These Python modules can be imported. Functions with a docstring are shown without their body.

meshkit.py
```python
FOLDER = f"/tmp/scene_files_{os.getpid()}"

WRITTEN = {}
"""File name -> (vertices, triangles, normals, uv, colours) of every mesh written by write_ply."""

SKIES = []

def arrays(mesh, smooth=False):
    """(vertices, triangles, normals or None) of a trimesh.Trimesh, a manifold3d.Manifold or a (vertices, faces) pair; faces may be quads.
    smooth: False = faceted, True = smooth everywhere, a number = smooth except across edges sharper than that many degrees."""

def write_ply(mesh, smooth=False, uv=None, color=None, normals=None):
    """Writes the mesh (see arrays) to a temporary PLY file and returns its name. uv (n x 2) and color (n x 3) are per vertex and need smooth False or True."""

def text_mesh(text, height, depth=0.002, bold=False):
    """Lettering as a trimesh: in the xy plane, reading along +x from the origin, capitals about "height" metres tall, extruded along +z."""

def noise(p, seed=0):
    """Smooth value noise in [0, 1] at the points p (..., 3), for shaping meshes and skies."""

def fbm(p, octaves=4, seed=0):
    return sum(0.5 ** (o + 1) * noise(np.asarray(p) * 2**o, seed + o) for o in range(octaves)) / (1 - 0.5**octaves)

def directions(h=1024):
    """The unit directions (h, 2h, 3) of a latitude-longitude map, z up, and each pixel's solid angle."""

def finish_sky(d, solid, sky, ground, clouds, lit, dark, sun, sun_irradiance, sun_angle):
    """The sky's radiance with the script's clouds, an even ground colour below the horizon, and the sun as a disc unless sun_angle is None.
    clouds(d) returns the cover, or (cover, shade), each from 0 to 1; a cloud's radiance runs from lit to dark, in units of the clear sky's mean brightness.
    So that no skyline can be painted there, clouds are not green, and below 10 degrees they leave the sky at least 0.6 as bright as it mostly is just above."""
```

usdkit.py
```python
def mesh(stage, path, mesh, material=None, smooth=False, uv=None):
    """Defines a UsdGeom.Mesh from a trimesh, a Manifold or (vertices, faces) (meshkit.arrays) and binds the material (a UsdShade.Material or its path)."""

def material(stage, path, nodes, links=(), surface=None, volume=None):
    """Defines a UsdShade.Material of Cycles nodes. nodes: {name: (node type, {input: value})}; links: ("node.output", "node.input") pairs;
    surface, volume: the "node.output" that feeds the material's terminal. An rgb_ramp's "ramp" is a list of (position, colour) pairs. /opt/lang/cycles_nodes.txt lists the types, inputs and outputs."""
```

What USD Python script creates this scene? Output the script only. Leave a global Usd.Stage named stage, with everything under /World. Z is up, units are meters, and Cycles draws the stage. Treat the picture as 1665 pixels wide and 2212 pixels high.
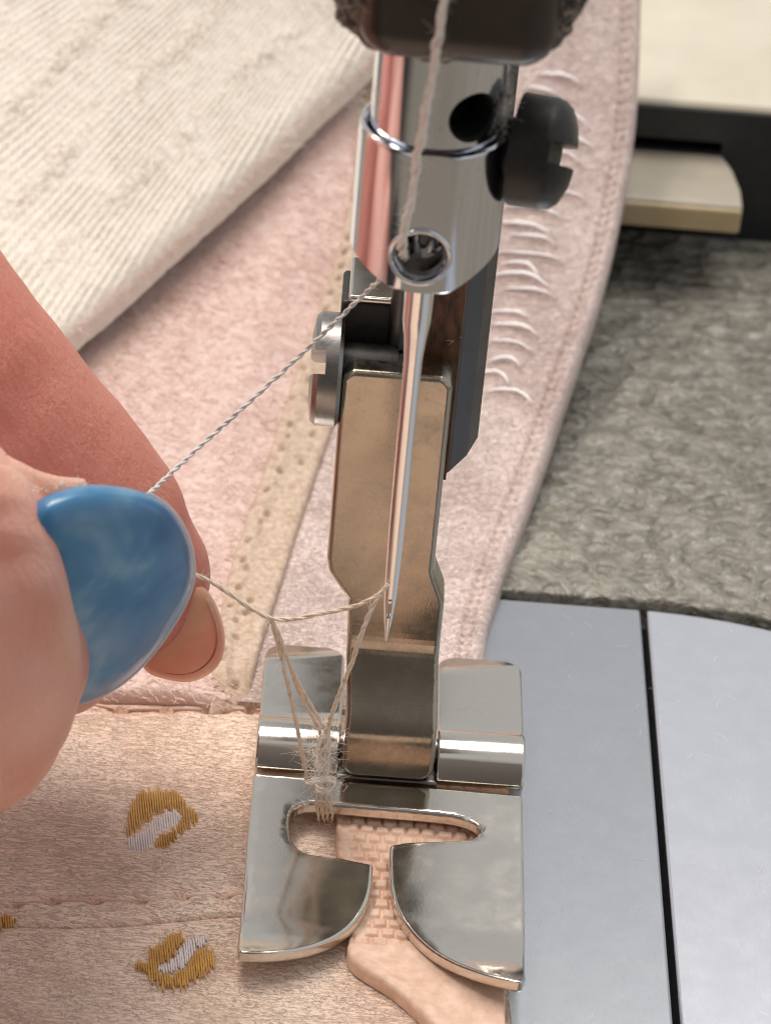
import math, random
import numpy as np
import trimesh, manifold3d as m3
from scipy.interpolate import PchipInterpolator, CubicSpline
from scipy.spatial import cKDTree
import meshkit, usdkit
from meshkit import fbm, noise
from pxr import Gf, Sdf, Usd, UsdGeom, UsdLux, UsdShade, Vt

# All modelling is done in millimetres and written to the stage in metres.
MM = 0.001
stage = Usd.Stage.CreateInMemory()
UsdGeom.SetStageUpAxis(stage, UsdGeom.Tokens.z)
UsdGeom.SetStageMetersPerUnit(stage, 1.0)
UsdGeom.Xform.Define(stage, '/World')
UsdGeom.Scope.Define(stage, '/World/Looks')

# ------------------------------------------------------------------ camera
PW, PH, FPX = 1665, 2212, 6500.0
_th, _ro, _ya = np.radians([34.0, 5.3, 1.6])
CD = np.array([np.sin(_ya) * np.cos(_th), np.cos(_ya) * np.cos(_th), -np.sin(_th)])
_r0 = np.array([np.cos(_ya), -np.sin(_ya), 0]); _u0 = np.cross(_r0, CD)
CR = np.cos(_ro) * _r0 + np.sin(_ro) * _u0
CU = np.cos(_ro) * _u0 - np.sin(_ro) * _r0
CP = np.array([-4.089, -123.543, 106.164])
cam = UsdGeom.Camera.Define(stage, '/World/camera')
_m = np.eye(4); _m[0, :3] = CR; _m[1, :3] = CU; _m[2, :3] = -CD; _m[3, :3] = CP * MM
cam.AddTransformOp().Set(Gf.Matrix4d(*_m.ravel().tolist()))
cam.CreateHorizontalApertureAttr(36.0); cam.CreateVerticalApertureAttr(36.0 * PH / PW)
cam.CreateFocalLengthAttr(36.0 * FPX / PW)
cam.CreateClippingRangeAttr((0.01, 50.0))
cam.CreateFStopAttr(120.0); cam.CreateFocusDistanceAttr(0.158)
cam.CreateExposureAttr(0.0)

def S(r, g, b):
    c = np.array([r, g, b], float) / 255
    return tuple(np.where(c <= .04045, c / 12.92, ((c + .055) / 1.055) ** 2.4).tolist())

# ------------------------------------------------------------------ light
def room_light():
    usdkit.material(stage, '/World/Looks/room', {
        'bg': ('background_shader', {'color': (.975, .985, 1.0), 'strength': ROOM})}, [], surface='bg.Background')
    d = UsdLux.DomeLight.Define(stage, '/World/room_ambience')
    UsdShade.MaterialBindingAPI.Apply(d.GetPrim()).Bind(UsdShade.Material.Get(stage, '/World/Looks/room'))
def rect(name, pos, target, w, h, power, color):
    l = UsdLux.RectLight.Define(stage, '/World/' + name)
    p, t = np.array(pos, float), np.array(target, float)
    z = (p - t) / np.linalg.norm(p - t); x = np.cross([0, 0, 1.0], z)
    x = x / np.linalg.norm(x) if np.linalg.norm(x) > 1e-3 else np.array([1., 0, 0]); y = np.cross(z, x)
    m = np.eye(4); m[0, :3] = x; m[1, :3] = y; m[2, :3] = z; m[3, :3] = p * MM
    l.AddTransformOp().Set(Gf.Matrix4d(*m.ravel().tolist()))
    l.CreateWidthAttr(w * MM); l.CreateHeightAttr(h * MM)
    l.CreateIntensityAttr(power); l.CreateColorAttr(Gf.Vec3f(*color)); l.CreateNormalizeAttr(False)
    return l
ROOM = 0.60
room_light()
rect('window_light', (-130, 330, 1000), (0, 5, 0), 950, 480, 9.0, (1.0, .95, .89))
rect('sewing_lamp', (-27, 27, 78), (0, 2, 3), 14, 9, 26.0, (1.0, .78, .56))

# ------------------------------------------------------------------ pixel -> place
def ray(px, py):
    return CD * FPX + CR * (px - PW / 2) - CU * (py - PH / 2)
def at_z(px, py, z):
    r = ray(px, py); return CP + r * (z - CP[2]) / r[2]
def at_y(px, py, y):
    r = ray(px, py); return CP + r * (y - CP[1]) / r[1]
def on(px, py, zf, top=60.0):
    r = ray(px, py)
    lo, hi = (0.0 - CP[2]) / r[2], (top - CP[2]) / r[2]
    for _ in range(50):
        mid = (lo + hi) / 2; p = CP + r * mid
        if p[2] > zf(p[0], p[1]): hi = mid
        else: lo = mid
    return CP + r * (lo + hi) / 2

# ------------------------------------------------------------------ scene tree helpers
_used = {}
def uniq(parent, name):
    k = (parent, name); n = _used.get(k, -1) + 1; _used[k] = n
    return f'{parent}/{name}' if n == 0 else f'{parent}/{name}_{n:03d}'
BASE = {}
def tag(p, label=None, cat=None, group=None, kind=None):
    p = p.GetPrim() if hasattr(p, 'GetPrim') else p
    for k, v in (('label', label), ('category', cat), ('group', group), ('kind', kind)):
        if v: p.SetCustomDataByKey(k, v)
    return p
def thing(name, label=None, cat=None, base=(0, 0, 0), group=None, kind=None):
    path = uniq('/World', name); x = UsdGeom.Xform.Define(stage, path)
    x.AddTranslateOp().Set(Gf.Vec3d(*[b * MM for b in base])); BASE[path] = np.array(base, float)
    tag(x, label, cat, group, kind); return path
def obj(name, mesh, mat, parent='/World', smooth=35, label=None, cat=None, group=None, kind=None):
    v, f, n = meshkit.arrays(mesh, False)
    b = BASE.get(parent, np.zeros(3)); path = uniq(parent, name); BASE[path] = b
    if not len(f): raise ValueError('empty ' + name)
    usdkit.mesh(stage, path, trimesh.Trimesh((v - b) * MM, f, process=False) if smooth is True or smooth is False else ((v - b) * MM, f), mat, smooth=smooth)
    tag(stage.GetPrimAtPath(path), label, cat, group, kind); return path
def curves(name, lines, width, mat, parent, kind='stuff', label=None):
    b = BASE.get(parent, np.zeros(3)); path = uniq(parent, name)
    c = UsdGeom.BasisCurves.Define(stage, path)
    c.CreateTypeAttr('linear'); c.CreateCurveVertexCountsAttr([len(l) for l in lines])
    c.CreatePointsAttr(Vt.Vec3fArray.FromNumpy(((np.vstack(lines) - b) * MM).astype(np.float32)))
    w = np.concatenate([np.linspace(width, width * .5, len(l)) for l in lines]) * MM
    c.CreateWidthsAttr(Vt.FloatArray.FromNumpy(w.astype(np.float32))); c.SetWidthsInterpolation('vertex')
    UsdShade.MaterialBindingAPI.Apply(c.GetPrim()).Bind(mat); tag(c, label, None, None, kind); return path

# ------------------------------------------------------------------ materials
def mat(name, nodes, links, surface='p.BSDF'):
    return usdkit.material(stage, '/World/Looks/' + name, nodes, links, surface=surface)
def pos(scale=(1, 1, 1), rot=(0, 0, 0), key='m', src='g'):
    """millimetre position, rotated, then scaled"""
    return ({src: ('geometry', {}), key + 'r': ('mapping', {'rotation': rot, 'scale': (1, 1, 1)}),
             key: ('mapping', {'scale': tuple(1000 * s for s in scale)})},
            [(src + '.position', key + 'r.vector'), (key + 'r.vector', key + '.vector')])
def merge(*parts):
    n, l = {}, []
    for a, b in parts: n.update(a); l += b
    return n, l
def metal(name, col, rough, dirt=.15, dirt_col=(.10, .07, .05), scratch=.25, streak=(1, 1, 8), rvar=.12, bump=.00002, dlo=.60):
    n, l = merge(pos(key='a'), pos(streak, key='b'), ({
        'n1': ('noise_texture', {'scale': .55, 'detail': 6., 'roughness': .62}),
        'n2': ('noise_texture', {'scale': 5., 'detail': 4.}),
        'n3': ('noise_texture', {'scale': 2.2, 'detail': 8., 'roughness': .75}),
        'r1': ('map_range', {'from_min': .38, 'from_max': .72, 'to_min': 0., 'to_max': 1., 'clamp': True}),
        'r3': ('map_range', {'from_min': dlo, 'from_max': dlo + .14, 'to_min': 0., 'to_max': dirt, 'clamp': True}),
        'mx': ('mix', {'color1': col, 'color2': dirt_col}),
        'mr': ('map_range', {'from_min': 0., 'from_max': 1., 'to_min': rough, 'to_max': rough + rvar}),
        'ad': ('math', {'math_type': 'multiply_add', 'value2': .06}),
        'bp': ('bump', {'strength': scratch, 'distance': bump}),
        'p': ('principled_bsdf', {'metallic': 1.})},
        [('a.vector', 'n1.vector'), ('b.vector', 'n2.vector'), ('a.vector', 'n3.vector'), ('n1.fac', 'r1.value'), ('n3.fac', 'r3.value'),
         ('r3.result', 'mx.fac'), ('mx.color', 'p.base_color'), ('r1.result', 'mr.value'), ('n2.fac', 'ad.value1'), ('mr.result', 'ad.value3'),
         ('ad.value', 'p.roughness'), ('n2.fac', 'bp.height'), ('bp.normal', 'p.normal')]))
    return mat(name, n, l)
def plain(name, col, rough=.6, metallic=0., **kw):
    return mat(name, {'p': ('principled_bsdf', {'base_color': col, 'roughness': rough, 'metallic': metallic, **kw})}, [])
def mottled(name, c1, c2, scale, rough=.7, stretch=(1, 1, 1), rot=(0, 0, 0), bump=.00006, strength=.6, detail=6., rr=.6, lo=.35, hi=.65, sheen=0., dist=0., **kw):
    n, l = merge(pos(stretch, rot, key='a'), ({
        'n1': ('noise_texture', {'scale': scale, 'detail': detail, 'roughness': rr, 'distortion': dist}),
        'r1': ('map_range', {'from_min': lo, 'from_max': hi, 'clamp': True}),
        'mx': ('mix', {'color1': c1, 'color2': c2}),
        'bp': ('bump', {'strength': strength, 'distance': bump}),
        'p': ('principled_bsdf', {'roughness': rough, 'sheen_weight': sheen, **kw})},
        [('a.vector', 'n1.vector'), ('n1.fac', 'r1.value'), ('r1.result', 'mx.fac'), ('mx.color', 'p.base_color'), ('n1.fac', 'bp.height'), ('bp.normal', 'p.normal')]))
    return mat(name, n, l)
def suede(name, light, dark, crack, rot=0., sx=.55, sy=2.4, amount=.8, bump=.00012, rough=.75, sheen=.15):
    """fine creased leather-like cloth: short cracks lying across, a broad mottle under them"""
    n, l = merge(pos((sx, sy, 1.2), (0, 0, rot), key='a'), pos((sx * 2.2, sy * 2.0, 2.), (0, 0, rot), key='c'), pos(key='b'), ({
        'n1': ('noise_texture', {'scale': 1.25, 'detail': 2.5, 'roughness': .6, 'distortion': .6}),
        'n4': ('noise_texture', {'scale': 1.35, 'detail': 3., 'roughness': .65, 'distortion': .8}),
        'n2': ('noise_texture', {'scale': .16, 'detail': 4., 'roughness': .6}),
        'n3': ('noise_texture', {'scale': 9., 'detail': 3.}),
        'ab': ('math', {'math_type': 'subtract', 'value2': .5}), 'aa': ('math', {'math_type': 'absolute'}),
        'r1': ('map_range', {'from_min': .0, 'from_max': .04, 'to_min': 1., 'to_max': 0., 'clamp': True}),
        'ac': ('math', {'math_type': 'subtract', 'value2': .5}), 'ad': ('math', {'math_type': 'absolute'}),
        'r4': ('map_range', {'from_min': .0, 'from_max': .032, 'to_min': 1., 'to_max': 0., 'clamp': True}),
        'mk': ('map_range', {'from_min': .42, 'from_max': .58, 'clamp': True}),
        'k1': ('math', {'math_type': 'multiply'}), 'k2': ('math', {'math_type': 'maximum'}),
        'r2': ('map_range', {'from_min': .35, 'from_max': .65, 'clamp': True}),
        'm1': ('mix', {'color1': light, 'color2': dark}), 'am': ('math', {'math_type': 'multiply', 'value2': amount}),
        'm2': ('mix', {'color2': crack}),
        'h1': ('math', {'math_type': 'multiply_add', 'value2': -.8}),
        'bp': ('bump', {'strength': .9, 'distance': bump}),
        'p': ('principled_bsdf', {'roughness': rough, 'sheen_weight': sheen, 'specular_ior_level': .25})},
        [('a.vector', 'n1.vector'), ('c.vector', 'n4.vector'), ('b.vector', 'n2.vector'), ('b.vector', 'n3.vector'),
         ('n1.fac', 'ab.value1'), ('ab.value', 'aa.value1'), ('aa.value', 'r1.value'),
         ('n4.fac', 'ac.value1'), ('ac.value', 'ad.value1'), ('ad.value', 'r4.value'),
         ('n2.fac', 'mk.value'), ('r1.result', 'k1.value1'), ('mk.result', 'k1.value2'), ('k1.value', 'k2.value1'), ('r4.result', 'k2.value2'),
         ('n2.fac', 'r2.value'), ('r2.result', 'm1.fac'), ('m1.color', 'm2.color1'), ('k2.value', 'am.value1'), ('am.value', 'm2.fac'),
         ('m2.color', 'p.base_color'), ('k2.value', 'h1.value1'), ('n3.fac', 'h1.value3'), ('h1.value', 'bp.height'), ('bp.normal', 'p.normal')]))
    return mat(name, n, l)

CHROME = metal('chrome', (.78, .80, .86), .05, dirt=.5, dirt_col=(.25, .22, .2), scratch=.04, streak=(6, 6, .5), rvar=.05)
NICKEL = metal('nickel', (.66, .62, .56), .07, dirt=.4, dirt_col=(.30, .25, .20), scratch=.04, streak=(6, .8, 6), rvar=.09)
BRONZE = metal('worn_shank_metal', (.405, .36, .295), .12, dirt=.55, dirt_col=(.17, .12, .08), scratch=.14, streak=(3.5, 3.5, .5), rvar=.2, bump=.00003, dlo=.60)
STEEL = metal('plate_steel', (.50, .52, .55), .22, dirt=.05, dirt_col=(.35, .35, .36), scratch=.10, streak=(14, .35, 1), rvar=.015)
STEEL_B = metal('slide_steel', (.76, .77, .82), .19, dirt=.05, dirt_col=(.45, .45, .5), scratch=.10, streak=(14, .35, 1), rvar=.02)
NEEDLE = metal('needle_steel', (.80, .77, .74), .10, dirt=.2, dirt_col=(.3, .25, .2), scratch=.05, streak=(9, 9, .3), rvar=.06)
DARKSTEEL = metal('dark_bar_steel', (.13, .13, .135), .28, dirt=.6, dirt_col=(.05, .04, .03), scratch=.12, rvar=.2)
SCREWSTEEL = metal('screw_steel', (.30, .29, .28), .22, dirt=.9, dirt_col=(.08, .07, .06), scratch=.2, rvar=.2)
RUST = mottled('rusty_face', (.05, .03, .02), (.22, .10, .045), 1.3, rough=.55, stretch=(2, 2, .6), bump=.00005, metallic=.35, hi=.75)
BLACKSCREW = mottled('blackened_screw', (.006, .006, .006), (.018, .015, .013), 2.5, rough=.45, bump=.00004)
BLACK = plain('black_recess', (.004, .004, .004), .8)
HEAD = mottled('brown_enamel', (.016, .010, .008), (.030, .019, .014), .5, rough=.34, bump=.00003, coat_weight=.3, coat_roughness=.3)
HEADRIM = mottled('lint_caked_rim', (.035, .026, .019), (.42, .34, .25), 2.2, rough=.6, stretch=(1, 1, 1.), bump=.00035, strength=1., detail=8., lo=.45, hi=.75)
PANEL = mottled('black_plastic', (.014, .015, .017), (.02, .021, .024), 1.5, rough=.45, bump=.00001)
CREAM = mottled('cream_enamel', S(228, 220, 200), S(217, 207, 186), .12, rough=.4, bump=.00002)
TABLE = mottled('table_wood', S(112, 106, 95), S(128, 120, 106), .05, rough=.5, stretch=(.2, 2, 1), bump=.00002)
LEVER = mottled('aged_lever', S(178, 170, 154), S(188, 179, 162), .4, rough=.35, bump=.00002)
LEVERFRONT = mottled('yellowed_lever', S(182, 162, 126), S(196, 176, 140), .4, rough=.4, bump=.00002)
def hammer():
    n, l = merge(pos((.8, 1.15, 1), key='a'), pos(key='b'), ({
        'v': ('voronoi_texture', {'feature': 'smooth_f1', 'scale': .58, 'detail': .6, 'smoothness': .35, 'randomness': 1.}),
        'n1': ('noise_texture', {'scale': .5, 'detail': 3.5, 'roughness': .55, 'distortion': 1.6}),
        'n2': ('noise_texture', {'scale': 7., 'detail': 3.}),
        'wv': ('vector_math', {'math_type': 'multiply_add', 'vector2': (1.3, 1.3, 1.3)}),
        'r1': ('map_range', {'from_min': .35, 'from_max': .66, 'clamp': True}),
        'mx': ('mix', {'color1': S(120, 116, 106), 'color2': S(156, 152, 141)}),
        'h': ('math', {'math_type': 'multiply_add', 'value2': .35}),
        'bp': ('bump', {'strength': 1., 'distance': .0009}),
        'p': ('principled_bsdf', {'roughness': .3, 'specular_ior_level': .5})},
        [('n1.color', 'wv.vector1'), ('a.vector', 'wv.vector3'), ('wv.vector', 'v.vector'), ('b.vector', 'n1.vector'), ('b.vector', 'n2.vector'),
         ('n1.fac', 'r1.value'), ('r1.result', 'mx.fac'), ('mx.color', 'p.base_color'), ('n1.fac', 'h.value1'), ('v.distance', 'h.value3'),
         ('h.value', 'bp.height'), ('bp.normal', 'p.normal')]))
    return mat('hammered_paint', n, l)
HAMMER = hammer()
BEDEDGE = plain('bed_edge', S(120, 108, 84), .5)

SUEDE_LOW = suede('creased_pink_cloth', S(248, 222, 202), S(238, 207, 186), S(164, 124, 100), rot=.06, amount=.42, bump=.00005)
SUEDE_TOP = suede('pale_pink_cloth', S(228, 208, 201), S(216, 194, 187), S(156, 126, 114), rot=-.1, amount=.5, bump=.00007, sx=.8, sy=2.2, rough=.55, sheen=.2)
BINDING = mottled('tan_binding', S(214, 196, 178), S(176, 148, 126), 2.1, rough=.8, bump=.0001, strength=.9, detail=7., rr=.75, lo=.36, hi=.66)
FLEECE = mottled('pink_fleece', S(234, 212, 204), S(224, 197, 188), .8, rough=.9, bump=.0003, strength=.7, detail=8., rr=.75, sheen=.35)
FLUFF = plain('fleece_fibre', S(236, 214, 206), .6)
KNIT = mottled('cream_knit_wool', S(234, 228, 219), S(224, 214, 200), .9, rough=.85, bump=.00015, strength=.6, detail=9., rr=.78, sheen=.25)
WHITEFLUFF = plain('white_lint', S(240, 234, 224), .7)
ELASTIC = mottled('elastic_web', S(236, 204, 182), S(216, 178, 154), 1.2, rough=.7, bump=.00008)
TONGUE = mottled('suede_tongue', S(214, 182, 166), S(196, 160, 144), 1.3, rough=.8, bump=.00009, detail=8., rr=.7, sheen=.2)
SHINE = plain('satin_floss', S(255, 252, 252), .22, specular_ior_level=.8, coat_weight=.6, coat_roughness=.15)
STITCH = plain('pink_stitch', S(205, 172, 154), .6)
HOLE = plain('needle_hole_shade', S(96, 62, 48), .9)
YELLOW = mottled('ochre_floss', S(214, 166, 84), S(190, 138, 58), 1.6, rough=.5, bump=.00003)
WHITE = plain('white_floss', S(226, 218, 218), .5)
THREADP = mottled('pink_white_thread', S(250, 244, 238), S(236, 224, 216), 3., rough=.7, bump=.00004)
THREADG = mottled('grey_white_thread', S(228, 224, 220), S(196, 192, 190), 2., rough=.6, bump=.00003)
THREADT = mottled('beige_thread', S(240, 224, 206), S(222, 200, 178), 2.4, rough=.7, bump=.00004)
def skin(name, c1, c2, rot, wr=.9, strength=.5):
    n, l = merge(pos((2.6, 2.3, .12), rot, key='a'), pos(key='b'), ({
        'n1': ('noise_texture', {'scale': 1.3, 'detail': 5., 'roughness': .6, 'distortion': .5}),
        'n2': ('noise_texture', {'scale': .13, 'detail': 3.}), 'n3': ('noise_texture', {'scale': 6., 'detail': 3.}),
        'r2': ('map_range', {'from_min': .35, 'from_max': .65, 'clamp': True}),
        'mx': ('mix', {'color1': c1, 'color2': c2}), 'xy': ('separate_xyz', {}), 'fl': ('map_range', {'from_min': -5.5, 'from_max': .5, 'to_min': 0., 'to_max': .8, 'clamp': True}), 'mf': ('mix', {'color2': S(188, 116, 102)}),
        'h': ('math', {'math_type': 'multiply_add', 'value2': wr * 1.6}), 's3': ('math', {'math_type': 'multiply', 'value2': .35}),
        'bp': ('bump', {'strength': strength, 'distance': .0003}),
        'p': ('principled_bsdf', {'roughness': .5, 'subsurface_weight': .35, 'subsurface_scale': .0016, 'subsurface_radius': (1., .35, .2), 'specular_ior_level': .35})},
        [('a.vector', 'n1.vector'), ('b.vector', 'n2.vector'), ('b.vector', 'n3.vector'), ('n2.fac', 'r2.value'), ('r2.result', 'mx.fac'), ('b.vector', 'xy.vector'), ('xy.y', 'fl.value'), ('fl.result', 'mf.fac'), ('mx.color', 'mf.color1'), ('mf.color', 'p.base_color'),
         ('n3.fac', 's3.value1'), ('n1.fac', 'h.value1'), ('s3.value', 'h.value3'), ('h.value', 'bp.height'), ('bp.normal', 'p.normal')]))
    return mat(name, n, l)
SWEATER = mottled('grey_wool', (.13, .12, .115), (.19, .175, .165), .1, rough=.9, bump=.0005)
SKIN = skin('skin', S(224, 176, 160), S(208, 148, 132), (.25, .35, .0), strength=.55)
def nail_mat():
    n, l = merge(pos((1, 1, 1.3), (0, .6, 0), key='a'), ({
        'n1': ('noise_texture', {'scale': .2, 'detail': 3., 'roughness': .5, 'distortion': .7}),
        'n2': ('noise_texture', {'scale': 3., 'detail': 5., 'roughness': .7}),
        'rm': ('rgb_ramp', {'ramp': [(0., S(26, 78, 112)), (.42, S(30, 104, 154)), (.56, S(52, 124, 168)), (.68, S(96, 150, 180)), (1., S(140, 176, 192))]}),
        'bp': ('bump', {'strength': .25, 'distance': .00005}),
        'p': ('principled_bsdf', {'roughness': .4, 'coat_weight': .6, 'coat_roughness': .16, 'subsurface_weight': .1, 'subsurface_scale': .001})},
        [('a.vector', 'n1.vector'), ('a.vector', 'n2.vector'), ('n1.fac', 'rm.fac'), ('rm.color', 'p.base_color'), ('n2.fac', 'bp.height'), ('bp.normal', 'p.normal')]))
    return mat('marbled_blue_polish', n, l)
NAILBLUE = nail_mat()
NAILRIM = plain('nail_rim', S(150, 176, 190), .35, subsurface_weight=.3, subsurface_scale=.001)
NAILTAN = mottled('bare_nail', S(222, 164, 136), S(208, 144, 116), .3, rough=.38, bump=.00002, subsurface_weight=.3, subsurface_scale=.001)

# ------------------------------------------------------------------ solids
def CS(polys):
    return m3.CrossSection([np.asarray(p, float) for p in polys], m3.FillRule.NonZero)
def man(v, f): return m3.Manifold(m3.Mesh(np.asarray(v, np.float32), np.asarray(f, np.uint32)))
def sph(r, seg=16, c=(0, 0, 0)): return m3.Manifold.sphere(r, seg).translate(c)
def rbox(x0, x1, y0, y1, z0, z1, r=.25, seg=16):
    return m3.Manifold.batch_hull([sph(r, seg, (x, y, z)) for x in (x0 + r, x1 - r) for y in (y0 + r, y1 - r) for z in (z0 + r, z1 - r)])
def box(x0, x1, y0, y1, z0, z1): return m3.Manifold.cube((x1 - x0, y1 - y0, z1 - z0)).translate((x0, y0, z0))
def cyl(p, q, r0, r1=None, seg=64):
    p, q = np.array(p, float), np.array(q, float); h = np.linalg.norm(q - p); z = (q - p) / h
    x = np.cross(z, [0, 1, 0] if abs(z[1]) < .9 else [1, 0, 0]); x /= np.linalg.norm(x); y = np.cross(z, x)
    return m3.Manifold.cylinder(h, r0, r0 if r1 is None else r1, seg).transform(np.column_stack([x, y, z, p]))
def lathe(prof, seg=64):
    return CS([np.array(prof, float)]).revolve(seg)
def extrude_x(poly_yz, x0, x1, r=.2):
    """a profile in (y, z) drawn out along x, all its edges rounded by r"""
    cs = CS([np.array(poly_yz, float)]).offset(-r, m3.JoinType.Round, circular_segments=24)
    e = cs.extrude(x1 - x0 - 2 * r)               # local (y, z, x)
    e = e.transform(np.array([[0, 0, 1, x0 + r], [1, 0, 0, 0], [0, 1, 0, 0]], float))
    return e.minkowski_sum(sph(r, 12))
def spline(pts, n, closed=False):
    p = np.array(pts, float)
    if closed: p = np.vstack([p, p[:1]])
    d = np.r_[0, np.cumsum(np.linalg.norm(np.diff(p, axis=0), axis=1) ** .5)]
    cs = CubicSpline(d, p, bc_type='periodic' if closed else 'not-a-knot') if len(p) > 3 else PchipInterpolator(d, p)
    return cs(np.linspace(0, d[-1], n, endpoint=not closed))
def tube(pts, rad, sides=8, cap=True):
    p = np.array(pts, float); n = len(p); t = np.gradient(p, axis=0); t /= np.linalg.norm(t, axis=1, keepdims=True) + 1e-12
    a = np.cross(t[0], [0, 0, 1.] if abs(t[0, 2]) < .9 else [1., 0, 0]); A = []
    for i in range(n):
        a = a - t[i] * (a @ t[i]); a /= np.linalg.norm(a); A.append(a)
    A = np.array(A); B = np.cross(t, A); ang = np.arange(sides) * 2 * np.pi / sides
    rad = np.broadcast_to(rad, (n,))
    v = (p[:, None] + rad[:, None, None] * (np.cos(ang)[None, :, None] * A[:, None] + np.sin(ang)[None, :, None] * B[:, None])).reshape(-1, 3)
    i, j = np.meshgrid(np.arange(n - 1), np.arange(sides), indexing='ij'); k = (j + 1) % sides
    q = np.stack([i * sides + j, i * sides + k, (i + 1) * sides + k, (i + 1) * sides + j], -1).reshape(-1, 4)
    f = np.vstack([q[:, [0, 1, 2]], q[:, [0, 2, 3]]])
    if cap:
        v = np.vstack([v, p[0], p[-1]]); c0, c1 = len(v) - 2, len(v) - 1; jj = np.arange(sides); kk = (jj + 1) % sides
        f = np.vstack([f, np.column_stack([np.full(sides, c0), kk, jj]), np.column_stack([np.full(sides, c1), (n - 1) * sides + jj, (n - 1) * sides + kk])])
    return v, f
def join(parts):
    V, F, o = [], [], 0
    for v, f in parts: V.append(v); F.append(np.asarray(f) + o); o += len(v)
    return np.vstack(V), np.vstack(F)
def plied(pts, r, plies=2, pitch=1.2, wob=.0, seed=0, sides=6):
    """a twisted thread along the polyline: each ply a helix"""
    p = np.array(pts, float); L = np.sum(np.linalg.norm(np.diff(p, axis=0), axis=1)); n = max(12, int(L / pitch * 10))
    p = spline(p, n); t = np.gradient(p, axis=0); t /= np.linalg.norm(t, axis=1, keepdims=True)
    a = np.cross(t, [.3, .5, .81]); a /= np.linalg.norm(a, axis=1, keepdims=True); b = np.cross(t, a)
    s = np.r_[0, np.cumsum(np.linalg.norm(np.diff(p, axis=0), axis=1))]; out = []
    for k in range(plies):
        ph = 2 * np.pi * (s / pitch + k / plies) + 1.5 * (noise(np.column_stack([s * .6, s * 0, s * 0 + k]), seed) - .5)
        w = wob * (noise(np.column_stack([s * 1.1, s * 0 + 7, s * 0]), seed + k) - .5)
        q = p + (r * .5 + w)[:, None] * (np.cos(ph)[:, None] * a + np.sin(ph)[:, None] * b)
        rr = r * .56 * (.85 + .3 * noise(np.column_stack([s * 2.3, s * 0, s * 0 + 3]), seed + 5 + k))
        out.append(tube(q, rr, sides))
    return join(out)
def hairs_along(pts, n, length, spread, seed=0):
    rng = np.random.default_rng(seed); p = spline(pts, 200); out = []
    for _ in range(n):
        i = rng.integers(2, 197); c = p[i]; d = rng.normal(size=3) * spread + (p[i + 1] - p[i - 1]) / np.linalg.norm(p[i + 1] - p[i - 1]) * rng.choice([-1, 1]) * .9
        d /= np.linalg.norm(d); L = length * rng.uniform(.4, 1.3); k = rng.normal(size=3) * .35
        s = np.linspace(0, 1, 5)[:, None]; out.append(c + d * L * s + k * L * s * s)
    return out

# ================================================================== the sewing machine
mach = thing('sewing_machine', 'old sewing machine with grey hammered bed, steel plates and dark brown head', 'sewing machine')
BEDZ = .28
def curve_y(x):                                                     # the front edge of the bed, bending away at the right
    return np.where(x < 16.2, 25.95, 25.95 - (x - 16.2) ** 2 / 62.)
xs = np.linspace(-70, 55, 120)
front = np.column_stack([xs, curve_y(xs)])
bedpoly = np.vstack([front, [[55, 73.2], [-70, 73.2]]])
bed = CS([bedpoly]).offset(-.25, m3.JoinType.Round, circular_segments=12).extrude(4.).translate((0, 0, -4 + BEDZ - .25)).minkowski_sum(sph(.25, 8))
obj('bed', bed, HAMMER, mach, label='grey hammered-paint bed with a fine wrinkled relief')
body = box(-70, 55, -60, 73, -8, -2.2)
obj('bed_underside', body, BLACK, mach)
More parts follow.
